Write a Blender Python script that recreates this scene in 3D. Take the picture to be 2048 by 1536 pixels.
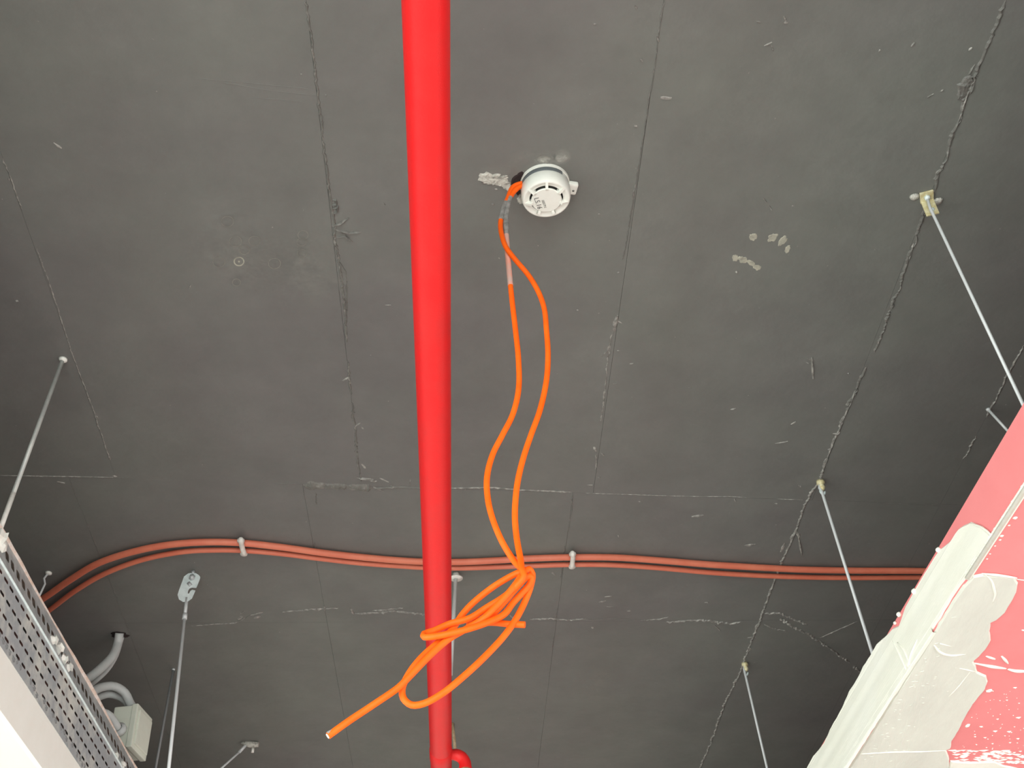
import bpy, bmesh, math, random
from mathutils import Vector, Matrix, noise
from mathutils.geometry import tessellate_polygon

for o in list(bpy.data.objects):
    bpy.data.objects.remove(o)
S = bpy.context.scene
C = S.collection
PI = math.pi

# ------------------------------------------------------------------ camera
# solved from the seams' vanishing point (930,2700) and the plumb hangers
F = 2310.0
CX, CY = 1024.0, 768.0
CAM = Vector((0, 0, 1.6))
_vy = Vector(((930 - CX) / F, -(2700 - CY) / F, -1)).normalized()
_u = -174.0
_v = (-F * F - (930 - CX) * _u) / (2700 - CY)
_vz = Vector((_u / F, -_v / F, -1)).normalized()
_vx = _vy.cross(_vz).normalized()
ROT = Matrix((_vx, _vy, _vz))          # camera axes -> world
cam_d = bpy.data.cameras.new('camera')
cam_d.sensor_fit = 'HORIZONTAL'
cam_d.sensor_width = 36.0
cam_d.lens = F / 2048 * 36.0
cam_d.clip_start = 0.02
cam = bpy.data.objects.new('camera', cam_d)
C.objects.link(cam)
cam.matrix_world = Matrix.Translation(CAM) @ ROT.to_4x4()
S.camera = cam

# ------------------------------------------------------------------ light
w = bpy.data.worlds.new('world')
S.world = w
w.use_nodes = True
bg = w.node_tree.nodes['Background']
bg.inputs[0].default_value = (0.93, 0.97, 1.0, 1)
bg.inputs[1].default_value = 1.0


def area(name, loc, rot, sx, sy, power, col):
    d = bpy.data.lights.new(name, 'AREA')
    d.shape = 'RECTANGLE'
    d.size, d.size_y = sx, sy
    d.energy = power
    d.color = col
    o = bpy.data.objects.new(name, d)
    C.objects.link(o)
    o.location = loc
    o.rotation_euler = rot
    return o


# daylight entering by the shopfront behind the viewer and the windows on the left
area('shopfront_daylight', (-0.6, -3.95, 1.35), (math.radians(90), 0, 0), 6.4, 2.5, 250, (0.92, 1.0, 0.97))
area('window_daylight_near', (-3.95, -0.6, 1.25), (math.radians(90), 0, math.radians(-90)), 3.6, 2.1, 150, (0.92, 1.0, 0.97))
area('side_fill_near', (4.35, -0.6, 1.25), (math.radians(90), 0, math.radians(90)), 3.6, 2.1, 80, (0.92, 1.0, 0.97))  # added fill from the right, brightens surfaces facing that way; no known window
area('side_fill_far', (4.35, 4.2, 1.25), (math.radians(90), 0, math.radians(90)), 3.2, 2.1, 18, (0.92, 1.0, 0.97))  # weaker far lamp of the added right-hand fill
area('window_daylight_far', (-3.95, 4.2, 1.25), (math.radians(90), 0, math.radians(-90)), 3.2, 2.1, 18, (0.92, 1.0, 0.97))

S.view_settings.view_transform = 'Standard'
S.view_settings.look = 'None'
S.view_settings.gamma = 1.0
S.view_settings.use_curve_mapping = False
S.view_settings.exposure = 0.15

# ------------------------------------------------------------------ helpers
ZC = 3.4                                  # underside of the concrete slab


def ray(px, py):
    return ROT @ Vector(((px - CX) / F, -(py - CY) / F, -1))


def onZ(px, py, z=ZC):
    d = ray(px, py)
    return CAM + d * ((z - CAM.z) / d.z)


def onX(px, py, x):
    d = ray(px, py)
    return CAM + d * ((x - CAM.x) / d.x)


def onY(px, py, y):
    d = ray(px, py)
    return CAM + d * ((y - CAM.y) / d.y)


def depth(p):
    return -((ROT.transposed() @ (p - CAM)).z)


class MB:
    def __init__(self):
        self.v, self.f, self.s = [], [], []

    def add(self, vs, fs, smooth=False):
        n = len(self.v)
        self.v += [Vector(a) for a in vs]
        self.f += [tuple(i + n for i in f) for f in fs]
        self.s += [smooth] * len(fs)

    def box(self, a, b):
        (x0, y0, z0), (x1, y1, z1) = a, b
        self.add([(x0, y0, z0), (x1, y0, z0), (x1, y1, z0), (x0, y1, z0),
                  (x0, y0, z1), (x1, y0, z1), (x1, y1, z1), (x0, y1, z1)],
                 [(0, 3, 2, 1), (4, 5, 6, 7), (0, 1, 5, 4), (1, 2, 6, 5), (2, 3, 7, 6), (3, 0, 4, 7)])

    def bevbox(self, a, b, bev, mat=None):
        bm = bmesh.new()
        bmesh.ops.create_cube(bm, size=1)
        a, b = Vector(a), Vector(b)
        for vv in bm.verts:
            vv.co = Vector(((a[i] + b[i]) / 2 + vv.co[i] * (b[i] - a[i]) for i in range(3)))
        bmesh.ops.bevel(bm, geom=list(bm.edges), offset=bev, segments=2, profile=0.6, affect='EDGES')
        bm.verts.index_update()
        vs = [(mat @ x.co) if mat else x.co.copy() for x in bm.verts]
        fs = [tuple(x.index for x in f.verts) for f in bm.faces]
        bm.free()
        self.add(vs, fs)

    def tube(self, pts, r, seg=12, cap=True, round_end=False):
        pts = [Vector(p) for p in pts]
        n = len(pts)
        rr = r if isinstance(r, (list, tuple)) else [r] * n
        T = []
        for i in range(n):
            t = pts[min(i + 1, n - 1)] - pts[max(i - 1, 0)]
            T.append(t.normalized() if t.length > 1e-9 else Vector((0, 0, 1)))
        up = Vector((0, 0, 1)) if abs(T[0].z) < 0.9 else Vector((1, 0, 0))
        nrm = (up - T[0] * up.dot(T[0])).normalized()
        vs, fs = [], []
        for i in range(n):
            nrm = (nrm - T[i] * nrm.dot(T[i])).normalized()
            bn = T[i].cross(nrm)
            for k in range(seg):
                a = 2 * PI * k / seg
                vs.append(pts[i] + (nrm * math.cos(a) + bn * math.sin(a)) * rr[i])
        for i in range(n - 1):
            for k in range(seg):
                k2 = (k + 1) % seg
                fs.append((i * seg + k, i * seg + k2, (i + 1) * seg + k2, (i + 1) * seg + k))
        self.add(vs, fs, True)
        if cap:
            for end, i in ((0, 0), (1, n - 1)):
                ring = [vs[i * seg + k] for k in range(seg)]
                ring = ring if end else ring[::-1]
                self.add(ring, [tuple(range(seg))])

    def lathe(self, prof, c, axis=Vector((0, 0, -1)), seg=48, a0=0, a1=2 * PI, smooth=True):
        axis = axis.normalized()
        e1 = axis.orthogonal().normalized() if abs(axis.z) < .9 else Vector((1, 0, 0))
        e2 = axis.cross(e1)
        full = abs(a1 - a0 - 2 * PI) < 1e-6
        m = seg if full else seg + 1
        vs, fs = [], []
        for r, z in prof:
            for k in range(m):
                a = a0 + (a1 - a0) * k / seg
                vs.append(Vector(c) + axis * z + (e1 * math.cos(a) + e2 * math.sin(a)) * r)
        for i in range(len(prof) - 1):
            for k in range(seg):
                k2 = (k + 1) % m
                fs.append((i * m + k, i * m + k2, (i + 1) * m + k2, (i + 1) * m + k))
        self.add(vs, fs, smooth)

    def build(self, name, mat, parent=None, auto=None):
        me = bpy.data.meshes.new(name)
        me.from_pydata([tuple(x) for x in self.v], [], self.f)
        me.polygons.foreach_set('use_smooth', self.s)
        me.update()
        bm = bmesh.new()
        bm.from_mesh(me)
        bmesh.ops.remove_doubles(bm, verts=bm.verts, dist=1e-6)
        bmesh.ops.recalc_face_normals(bm, faces=bm.faces)
        if auto:
            for e in bm.edges:
                if len(e.link_faces) == 2 and e.calc_face_angle() > auto:
                    e.smooth = False
        bm.to_mesh(me)
        bm.free()
        o = bpy.data.objects.new(name, me)
        C.objects.link(o)
        if mat:
            me.materials.append(mat)
        if parent:
            adopt(o, parent)
        return o


def adopt(o, parent):
    o.parent = parent
    m = parent.matrix_basis.copy()
    o.matrix_parent_inverse = m.inverted()


def empty(name, loc):
    o = bpy.data.objects.new(name, None)
    o.empty_display_size = 0.05
    C.objects.link(o)
    o.location = loc
    return o


def tag(o, label, cat, group=None):
    o['label'] = label
    o['category'] = cat
    if group:
        o['group'] = group
    return o


def spline(pts, step=0.006):
    pts = [Vector(p) for p in pts]
    out = []
    n = len(pts)
    for i in range(n - 1):
        p0 = pts[i - 1] if i else pts[0] * 2 - pts[1]
        p1, p2 = pts[i], pts[i + 1]
        p3 = pts[i + 2] if i + 2 < n else pts[-1] * 2 - pts[-2]
        k = max(2, int((p2 - p1).length / step))
        # centripetal catmull-rom
        t0 = 0.0
        t1 = t0 + max((p1 - p0).length, 1e-6) ** .5
        t2 = t1 + max((p2 - p1).length, 1e-6) ** .5
        t3 = t2 + max((p3 - p2).length, 1e-6) ** .5
        for j in range(k):
            t = t1 + (t2 - t1) * j / k
            a1 = p0 * ((t1 - t) / (t1 - t0)) + p1 * ((t - t0) / (t1 - t0))
            a2 = p1 * ((t2 - t) / (t2 - t1)) + p2 * ((t - t1) / (t2 - t1))
            a3 = p2 * ((t3 - t) / (t3 - t2)) + p3 * ((t - t2) / (t3 - t2))
            b1 = a1 * ((t2 - t) / (t2 - t0)) + a2 * ((t - t0) / (t2 - t0))
            b2 = a2 * ((t3 - t) / (t3 - t1)) + a3 * ((t - t1) / (t3 - t1))
            out.append(b1 * ((t2 - t) / (t2 - t1)) + b2 * ((t - t1) / (t2 - t1)))
    out.append(pts[-1])
    return out


# ------------------------------------------------------------------ materials
def srgb(r, g, b):
    f = lambda c: (c / 255 / 12.92) if c / 255 <= .04045 else ((c / 255 + .055) / 1.055) ** 2.4
    return (f(r), f(g), f(b), 1)


def mat(name, col, rough=.6, metal=0.0, var=None, scale=8.0, vfac=(.4, .65), bump=0.0, bscale=60.0,
        spec=.5, stretch=None, detail=6.0, coords='Object'):
    m = bpy.data.materials.new(name)
    m.use_nodes = True
    nt = m.node_tree
    N, L = nt.nodes, nt.links
    b = N['Principled BSDF']
    b.inputs['Base Color'].default_value = col
    b.inputs['Roughness'].default_value = rough
    b.inputs['Metallic'].default_value = metal
    b.inputs['Specular IOR Level'].default_value = spec
    tc = N.new('ShaderNodeTexCoord')
    mp = N.new('ShaderNodeMapping')
    if stretch:
        mp.inputs['Scale'].default_value = stretch
    L.new(tc.outputs[coords], mp.inputs[0])
    if var:
        nz = N.new('ShaderNodeTexNoise')
        nz.inputs['Scale'].default_value = scale
        nz.inputs['Detail'].default_value = detail
        nz.inputs['Roughness'].default_value = .62
        L.new(mp.outputs[0], nz.inputs[0])
        r = N.new('ShaderNodeValToRGB')
        r.color_ramp.elements[0].position = vfac[0]
        r.color_ramp.elements[1].position = vfac[1]
        r.color_ramp.elements[0].color = col
        r.color_ramp.elements[1].color = var
        L.new(nz.outputs[0], r.inputs[0])
        L.new(r.outputs[0], b.inputs['Base Color'])
    if bump:
        nb = N.new('ShaderNodeTexNoise')
        nb.inputs['Scale'].default_value = bscale
        nb.inputs['Detail'].default_value = 5
        L.new(mp.outputs[0], nb.inputs[0])
        bp = N.new('ShaderNodeBump')
        bp.inputs['Strength'].default_value = bump
        bp.inputs['Distance'].default_value = .004
        L.new(nb.outputs[0], bp.inputs['Height'])
        L.new(bp.outputs[0], b.inputs['Normal'])
    return m


M = {}


def ceiling_mat():
    """black-painted fair-faced concrete: mottled roller coat, faint dusting"""
    m = mat('black_paint', srgb(92, 90, 85), .62, bump=.25, bscale=35, spec=.35)
    nt = m.node_tree
    N, L = nt.nodes, nt.links
    b = N['Principled BSDF']
    geo = N.new('ShaderNodeNewGeometry')

    def nz(scale, detail, rough=.6):
        n = N.new('ShaderNodeTexNoise')
        n.inputs['Scale'].default_value = scale
        n.inputs['Detail'].default_value = detail
        n.inputs['Roughness'].default_value = rough
        L.new(geo.outputs['Position'], n.inputs[0])
        return n
    big = nz(1.1, 3)
    r1 = N.new('ShaderNodeValToRGB')
    r1.color_ramp.elements[0].position = .35
    r1.color_ramp.elements[1].position = .68
    r1.color_ramp.elements[0].color = srgb(115, 113, 111)
    r1.color_ramp.elements[1].color = srgb(120, 122, 116)
    L.new(big.outputs[0], r1.inputs[0])
    mid = nz(6, 7, .7)
    r2 = N.new('ShaderNodeValToRGB')
    r2.color_ramp.elements[0].position = .25
    r2.color_ramp.elements[1].position = .8
    r2.color_ramp.elements[0].color = (.86, .86, .86, 1)
    r2.color_ramp.elements[1].color = (1.12, 1.12, 1.12, 1)
    L.new(mid.outputs[0], r2.inputs[0])
    mx = N.new('ShaderNodeMix')
    mx.data_type = 'RGBA'
    mx.blend_type = 'MULTIPLY'
    mx.inputs[0].default_value = 1
    L.new(r1.outputs[0], mx.inputs[6])
    L.new(r2.outputs[0], mx.inputs[7])
    # sparse pale dust specks
    sp = nz(85, 2, .5)
    r3 = N.new('ShaderNodeValToRGB')
    r3.color_ramp.elements[0].position = .765
    r3.color_ramp.elements[1].position = .80
    L.new(sp.outputs[0], r3.inputs[0])
    mx2 = N.new('ShaderNodeMix')
    mx2.data_type = 'RGBA'
    L.new(r3.outputs[0], mx2.inputs[0])
    L.new(mx.outputs[2], mx2.inputs[6])
    mx2.inputs[7].default_value = srgb(160, 158, 150)
    L.new(mx2.outputs[2], b.inputs['Base Color'])
    return m


M['ceil'] = ceiling_mat()
M['ridge'] = mat('painted_ridge', srgb(113, 112, 107), .55, var=srgb(146, 144, 138), scale=45, vfac=(.52, .72), bump=.6, bscale=160)
M['ridge_worn'] = mat('worn_ridge', srgb(120, 118, 113), .6, var=srgb(176, 173, 166), scale=60, vfac=(.42, .66), bump=.6, bscale=160)
M['bare'] = mat('bare_concrete', srgb(206, 204, 194), .85, var=srgb(138, 136, 128), scale=70, vfac=(.5, .66), bump=1.0, bscale=220)
M['dustmark'] = mat('dust_mark', srgb(182, 180, 164), .85, var=srgb(136, 134, 124), scale=60, vfac=(.42, .68))
M['dustmark_faint'] = mat('dust_mark_faint', srgb(138, 137, 129), .8, var=srgb(120, 118, 112), scale=60, vfac=(.4, .65))
M['hole'] = mat('dark_hole', srgb(38, 26, 26), .8)
M['red'] = mat('red_paint', srgb(238, 34, 36), .42, var=srgb(232, 40, 40), scale=12, bump=.12, bscale=300, spec=.35)
M['brass_thread'] = mat('thread_tape', srgb(176, 150, 118), .6, var=srgb(200, 180, 150), scale=90, bump=.6, bscale=200)
M['cable'] = mat('orange_sheath', srgb(250, 96, 12), .55, var=srgb(252, 106, 22), scale=25, spec=.25)
M['cable_faded'] = mat('orange_sheath_faded', srgb(226, 158, 138), .6, var=srgb(190, 176, 168), scale=30)
M['cable_grey'] = mat('overpainted_sheath', srgb(150, 146, 142), .6, var=srgb(110, 108, 104), scale=80)
M['cable_ceiling'] = mat('salmon_sheath', srgb(216, 116, 90), .5, var=srgb(222, 128, 100), scale=14)
M['clip'] = mat('white_nylon', srgb(240, 238, 230), .5, var=srgb(222, 218, 210), scale=60)
M['detector'] = mat('white_abs', srgb(242, 243, 234), .42, var=srgb(236, 237, 228), scale=20)
M['detector_slot'] = mat('dark_slot', srgb(50, 50, 46), .7)
M['label_grey'] = mat('grey_band', srgb(98, 104, 106), .45, var=srgb(128, 134, 134), scale=120, vfac=(.62, .75))
M['ink'] = mat('marker_ink', srgb(66, 66, 66), .7)
M['ink_faint'] = mat('stamped_ink', srgb(110, 112, 110), .7)
M['galv'] = mat('galvanised_steel', srgb(172, 176, 177), .42, .3, var=srgb(200, 204, 204), scale=30, bump=.15, bscale=90)
M['galv_face'] = mat('galvanised_smeared', srgb(168, 172, 174), .5, .12, var=srgb(212, 212, 204), scale=14, vfac=(.45, .66), bump=.3, bscale=60)
M['galv_pale'] = mat('zinc_plate', srgb(224, 234, 233), .4, .1, var=srgb(206, 218, 217), scale=60)
M['wire'] = mat('wire_steel', srgb(206, 208, 208), .45, .1)
M['wire_dark'] = mat('wire_dull', srgb(134, 136, 136), .6, .2)
M['wire_rod'] = mat('rod_steel', srgb(176, 178, 174), .45, .25, var=srgb(200, 202, 196), scale=20)
M['brass'] = mat('brass_bracket', srgb(206, 192, 142), .5, .2, var=srgb(228, 222, 190), scale=120)
M['plaster'] = mat('joint_compound', srgb(238, 237, 223), .55, var=srgb(242, 241, 230), scale=9, bump=.35, bscale=28, stretch=(1, .35, 1))
M['plaster_dull'] = mat('joint_compound_thin', srgb(220, 222, 210), .45, var=srgb(212, 213, 202), scale=9, vfac=(.45, .7), bump=.9, bscale=30, stretch=(1, .3, 1))
M['pink'] = mat('pink_board', srgb(238, 140, 140), .75, var=srgb(234, 134, 134), scale=5)
M['cream'] = mat('cream_plaster', srgb(245, 242, 233), .7, var=srgb(248, 246, 238), scale=10, bump=.1, bscale=40)
M['white'] = mat('white_ceiling_board', srgb(242, 240, 230), .7, var=srgb(238, 236, 226), scale=3)
M['paper'] = mat('torn_paper_edge', srgb(226, 200, 182), .85, var=srgb(238, 228, 220), scale=50, vfac=(.42, .62), bump=.5, bscale=120)
M['board_core'] = mat('board_behind_metal', srgb(150, 112, 104), .85, var=srgb(84, 82, 80), scale=22, vfac=(.47, .55))
M['bead'] = mat('corner_bead', srgb(244, 241, 226), .5, 0, var=srgb(250, 248, 238), scale=80)
M['conduit'] = mat('grey_conduit', srgb(200, 202, 200), .5, var=srgb(190, 192, 190), scale=30)
M['boxplastic'] = mat('box_plastic', srgb(218, 221, 207), .55, var=srgb(210, 213, 199), scale=20)
M['floor'] = mat('floor_screed', srgb(216, 217, 216), .7, var=srgb(224, 225, 224), scale=2)
M['wall'] = mat('wall_plaster', srgb(226, 224, 216), .8, var=srgb(220, 218, 210), scale=2)
M['frame'] = mat('window_frame', srgb(90, 92, 94), .5)


def smudge_mat(name, col, strength):
    m = bpy.data.materials.new(name)
    m.use_nodes = True
    nt = m.node_tree
    N, L = nt.nodes, nt.links
    b = N['Principled BSDF']
    b.inputs['Base Color'].default_value = col
    b.inputs['Roughness'].default_value = .9
    tc = N.new('ShaderNodeTexCoord')
    mp = N.new('ShaderNodeMapping')
    mp.inputs['Location'].default_value = (-1, -1, 0)
    mp.inputs['Scale'].default_value = (2, 2, 0)
    L.new(tc.outputs['Generated'], mp.inputs[0])
    g = N.new('ShaderNodeTexGradient')
    g.gradient_type = 'SPHERICAL'
    L.new(mp.outputs[0], g.inputs[0])
    nz = N.new('ShaderNodeTexNoise')
    nz.inputs['Scale'].default_value = 22
    nz.inputs['Detail'].default_value = 6
    nz.inputs['Roughness'].default_value = .7
    L.new(tc.outputs['Object'], nz.inputs[0])
    r = N.new('ShaderNodeMapRange')
    r.inputs[1].default_value = .35
    r.inputs[2].default_value = .7
    L.new(nz.outputs[0], r.inputs[0])
    mu = N.new('ShaderNodeMath')
    mu.operation = 'MULTIPLY'
    L.new(g.outputs[0], mu.inputs[0])
    L.new(r.outputs[0], mu.inputs[1])
    m2 = N.new('ShaderNodeMath')
    m2.operation = 'MULTIPLY'
    m2.use_clamp = True
    m2.inputs[1].default_value = strength
    L.new(mu.outputs[0], m2.inputs[0])
    L.new(m2.outputs[0], b.inputs['Alpha'])
    return m


M['smudge'] = smudge_mat('dust_smudge', srgb(170, 170, 162), .5)
M['smudge_strong'] = smudge_mat('dust_smudge_strong', srgb(195, 195, 186), 1.5)


# ------------------------------------------------------------------ the room
def struct(o):
    o['kind'] = 'structure'
    return o


RX0, RX1, RY0, RY1 = -4.0, 4.4, -4.0, 7.0
m = MB()
m.box((RX0 - .2, RY0 - .2, -.15), (RX1 + .2, RY1 + .2, 0))
struct(m.build('floor', M['floor']))
m = MB()
m.box((RX0 - .2, RY0 - .2, ZC + .004), (RX1 + .2, RY1 + .2, ZC + .25))
ceiling = struct(m.build('ceiling', M['ceil']))
m = MB()
m.box((RX0, RY1, 0), (RX1, RY1 + .15, ZC + .004))
struct(m.build('wall_far', M['wall']))
m = MB()
m.box((RX1, RY0, 0), (RX1 + .15, RY1, .2))
m.box((RX1, RY0, 2.3), (RX1 + .15, RY1, ZC + .004))
for ya, yb in ((RY0, -2.4), (1.2, 2.6), (5.8, RY1)):  # openings in this unseen wall are added for the right-hand fill
    m.box((RX1, ya, .2), (RX1 + .15, yb, 2.3))
struct(m.build('wall_right', M['wall']))
# left wall with two big window openings
m = MB()
X0, X1 = RX0 - .15, RX0
m.box((X0, RY0, 0), (X1, RY1, .2))
m.box((X0, RY0, 2.3), (X1, RY1, ZC + .004))
for ya, yb in ((RY0, -2.4), (1.2, 2.6), (5.8, RY1)):
    m.box((X0, ya, .2), (X1, yb, 2.3))
struct(m.build('wall_left', M['wall']))
m = MB()
m.box((RX0, RY0 - .15, 2.6), (RX1, RY0, ZC + .004))
for xa, xb in ((RX0, -3.8), (2.6, RX1)):
    m.box((xa, RY0 - .15, 0), (xb, RY0, 2.6))
struct(m.build('wall_near', M['wall']))


def window(name, a, b, axis):
    m = MB()
    t = .05
    (u0, z0), (u1, z1) = a, b

    def bx(ua, ub, za, zb):
        if axis == 'r':
            m.box((RX1 + .06, ua, za), (RX1 + .12, ub, zb))
        elif axis == 'y':
            m.box((RX0 - .12, ua, za), (RX0 - .06, ub, zb))
        else:
            m.box((ua, RY0 - .12, za), (ub, RY0 - .06, zb))
    bx(u0, u1, z0, z0 + t)
    bx(u0, u1, z1 - t, z1)
    n = 3
    for k in range(n + 1):
        uc = u0 + (u1 - u0 - t) * k / n
        bx(uc, uc + t, z0 + t, z1 - t)
    struct(m.build(name, M['frame']))


window('window_1', (-2.4, .2), (1.2, 2.3), 'y')
window('window_2', (2.6, .2), (5.8, 2.3), 'y')
window('added_window_4', (-2.4, .2), (1.2, 2.3), 'r')  # unseen frame, added along with the right-hand fill lamp
window('added_window_5', (2.6, .2), (5.8, 2.3), 'r')  # likewise an added frame, at the far fill lamp
window('window_3', (-3.8, 0), (2.6, 2.6), 'x')

# ---- shuttering panels cast into the slab: columns between the long seams, rows between the cross seams


def fit(px_pts):
    a, b = onZ(*px_pts[0]), onZ(*px_pts[1])
    return a, b


def xat(line, y):
    a, b = line
    return a.x + (b.x - a.x) * (y - a.y) / (b.y - a.y)


def yat(line, x):
    a, b = line
    return a.y + (b.y - a.y) * (x - a.x) / (b.x - a.x)


seamA = [fit(p) for p in (((0, 300), (230, 950)), ((612, 0), (722, 965)), ((1328, 0), (1190, 960)),
                          ((2012, 0), (1640, 960)), ((2048, 690), (1880, 1010)))]
seamB = [fit(p) for p in (((140, 960), (310, 1400)), ((607, 980), (632, 1120)), ((1145, 990), (1098, 1360)),
                          ((1615, 1000), (1420, 1490)), ((1880, 1010), (1760, 1240)))]
row1 = fit(((0, 950), (1610, 1000)))
row2 = fit(((380, 1246), (1500, 1241)))


def shift_row(l, d):
    return (l[0] + Vector((0, d, 0)), l[1] + Vector((0, d, 0)))


def shift_col(l, d):
    return (l[0] + Vector((d, 0, 0)), l[1] + Vector((d, 0, 0)))


def isect(row, col):
    x = col[0].x
    for _ in range(6):
        y = yat(row, x)
        x = xat(col, y)
    return Vector((x, y, 0))


def cols(s):
    l = [shift_col(s[0], -.62 * k) for k in (4, 3, 2, 1)]
    r = [shift_col(s[-1], .62 * k) for k in (1, 2, 3, 4)]
    return l + list(s) + r


rows = [shift_row(row1, -4.88), shift_row(row1, -2.44), row1, row2, shift_row(row2, 2.44)]
random.seed(4)
for ri in range(len(rows) - 1):
    cs = cols(seamA if ri < 2 else seamB)
    for ci in range(len(cs) - 1):
        q = [isect(rows[ri], cs[ci]), isect(rows[ri], cs[ci + 1]), isect(rows[ri + 1], cs[ci + 1]), isect(rows[ri + 1], cs[ci])]
        for p in q:
            p.x = min(max(p.x, RX0), RX1)
            p.y = min(max(p.y, RY0), RY1)
        c = sum(q, Vector()) / 4
        g = .0003
        q2 = []
        for p in q:
            d = c - p
            q2.append(p + Vector((math.copysign(g, d.x), math.copysign(g, d.y), 0)))
        if abs(q2[1].x - q2[0].x) < .05 or abs(q2[2].y - q2[1].y) < .05:
            continue
        zo = random.uniform(0, .0003)
        zb = [ZC + zo + random.uniform(-.0002, .0002) for _ in range(4)]
        m = MB()
        m.add([(q2[i].x, q2[i].y, zb[i]) for i in range(4)] + [(q2[i].x, q2[i].y, ZC + .005) for i in range(4)],
              [(0, 3, 2, 1), (4, 5, 6, 7), (0, 1, 5, 4), (1, 2, 6, 5), (2, 3, 7, 6), (3, 0, 4, 7)])
        m.build('panel', M['ceil'], ceiling)


# ---- seams, fins, cracks and debris of the casting
def ridge(pts, wmm, hmm, seed, matn='ridge', gap=-.35, name='seam_ridge', wob=1.0):
    P = []
    w = [onZ(*p) for p in pts]
    for a, b in zip(w[:-1], w[1:]):
        k = max(1, int((b - a).length / .005))
        P += [a.lerp(b, j / k) for j in range(k)]
    P.append(w[-1])
    m = MB()
    n = len(P)
    runs, cur = [], []
    for i in range(n):
        t = noise.noise(Vector((i * .045, seed * 7.3, 1.7)))
        if t < gap:
            if len(cur) > 3:
                runs.append(cur)
            cur = []
        else:
            cur.append(i)
    if len(cur) > 3:
        runs.append(cur)
    for run in runs:
        vs, fs = [], []
        for q, i in enumerate(run):
            p = P[i]
            d = (P[min(i + 1, n - 1)] - P[max(i - 1, 0)])
            d.z = 0
            d.normalize()
            s = Vector((-d.y, d.x, 0))
            end = min(q, len(run) - 1 - q)
            k = min(1, .25 + end / 3)
            na = noise.noise(Vector((i * .11, seed, 0)))
            nb = noise.noise(Vector((i * .37, seed, 5)))
            nc = noise.noise(Vector((i * .6, seed, 9)))
            ww = wmm * .001 * (.75 + .7 * na + .35 * nb) * k * .5
            ww = max(ww, .0006)
            hh = hmm * .001 * max(.15, .7 + .6 * nb + .5 * nc) * k
            off = s * (wmm * .001 * .5 * nc * wob + wmm * .001 * .6 * na * wob)
            base = p + off
            zb = ZC + .0006
            vs += [base - s * ww + Vector((0, 0, zb - ZC + .001)), base - s * ww * .55 - Vector((0, 0, hh * .8)),
                   base + s * ww * .1 * nc - Vector((0, 0, hh * 1.1)), base + s * ww * .6 - Vector((0, 0, hh * .7)),
                   base + s * ww + Vector((0, 0, zb - ZC + .001))]
        for q in range(len(run) - 1):
            for k in range(4):
                fs.append((q * 5 + k, q * 5 + k + 1, q * 5 + 6 + k, q * 5 + 5 + k))
        m.add(vs, fs)
    if m.v:
        return m.build(name, M[matn], ceiling)


R4 = [(2012, 0), (1985, 70), (1958, 130), (1935, 190), (1913, 250), (1890, 318), (1868, 380), (1843, 440), (1813, 530),
      (1785, 610), (1755, 690), (1720, 760), (1690, 830), (1656, 910), (1640, 960), (1612, 1003), (1592, 1060),
      (1570, 1110), (1545, 1170), (1520, 1240), (1500, 1290), (1478, 1350), (1448, 1410), (1420, 1490), (1400, 1536)]
ridge([(0, 300), (60, 460), (100, 570), (147, 715), (185, 815), (215, 905), (231, 950)], 4, 1.6, 1, 'ridge_worn', -.3)
ridge([(140, 962), (175, 1050), (200, 1110), (240, 1210), (285, 1330), (310, 1400)], 2.5, 1, 2, 'ridge', -.1)
ridge([(612, 0), (620, 60), (629, 130), (638, 200), (646, 280)], 7, 2.5, 3, 'ridge', -.5)
ridge([(646, 280), (656, 360), (666, 430), (674, 500), (684, 560), (691, 640), (696, 720), (703, 800), (711, 860), (716, 930), (723, 965)], 8, 3, 4, 'ridge', -.3)
ridge([(676, 520), (692, 545), (694, 600), (692, 650)], 4, 2.5, 41, 'ridge', -.6)
ridge([(1330, 0), (1318, 60), (1307, 150), (1295, 220), (1282, 300), (1270, 380), (1258, 450), (1246, 520)], 4, 2, 5, 'ridge', -.55)
ridge([(1246, 520), (1236, 600), (1226, 660), (1215, 720), (1207, 810), (1195, 880), (1190, 960)], 5, 2, 6, 'ridge_worn', .0)
ridge(R4[:13], 11, 3.5, 7, 'ridge', -.6)
ridge(R4[12:], 11, 3.5, 71, 'ridge_worn', -.6)
ridge(R4, 4.5, 4.5, 8, 'ridge_worn', .12)
ridge([(2048, 690), (2010, 760), (1985, 810), (1960, 860), (1925, 920), (1905, 960), (1875, 1012)], 8, 3, 9, 'ridge_worn', -.15)
ridge([(0, 951), (60, 952), (140, 953), (231, 955)], 5, 2, 10, 'ridge_worn', -.6, wob=.3)
ridge([(231, 955), (400, 962), (560, 966)], 2, .7, 11, 'ridge', .0, wob=.3)
ridge([(545, 966), (606, 967)], 3, 1.5, 12, 'ridge', -.9, wob=.2)
ridge([(606, 970), (650, 972), (700, 974), (745, 976)], 42, 5, 13, 'ridge', -.95, wob=.1)
ridge([(690, 955), (740, 958), (790, 974)], 12, 6, 131, 'ridge_worn', -.3, wob=.6)
ridge([(740, 977), (800, 974), (850, 976), (900, 977)], 8, 3.5, 14, 'ridge', -.6, wob=.3)
ridge([(900, 976), (985, 975), (1040, 980), (1100, 982), (1172, 986)], 8, 3, 15, 'ridge_worn', -.35, wob=.4)
ridge([(1172, 986), (1290, 990), (1400, 993), (1460, 993), (1530, 997), (1612, 1000)], 3.5, 1.8, 16, 'ridge_worn', -.15, wob=.4)
ridge([(1640, 1000), (1740, 1004), (1880, 1012)], 2, .8, 161, 'ridge', -.3, wob=.4)
ridge([(607, 985), (615, 1020), (625, 1060), (632, 1110)], 4, 2, 17, 'ridge', -.1)
ridge([(632, 985), (633, 1010)], 5, 3, 171, 'ridge', -.9)
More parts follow.
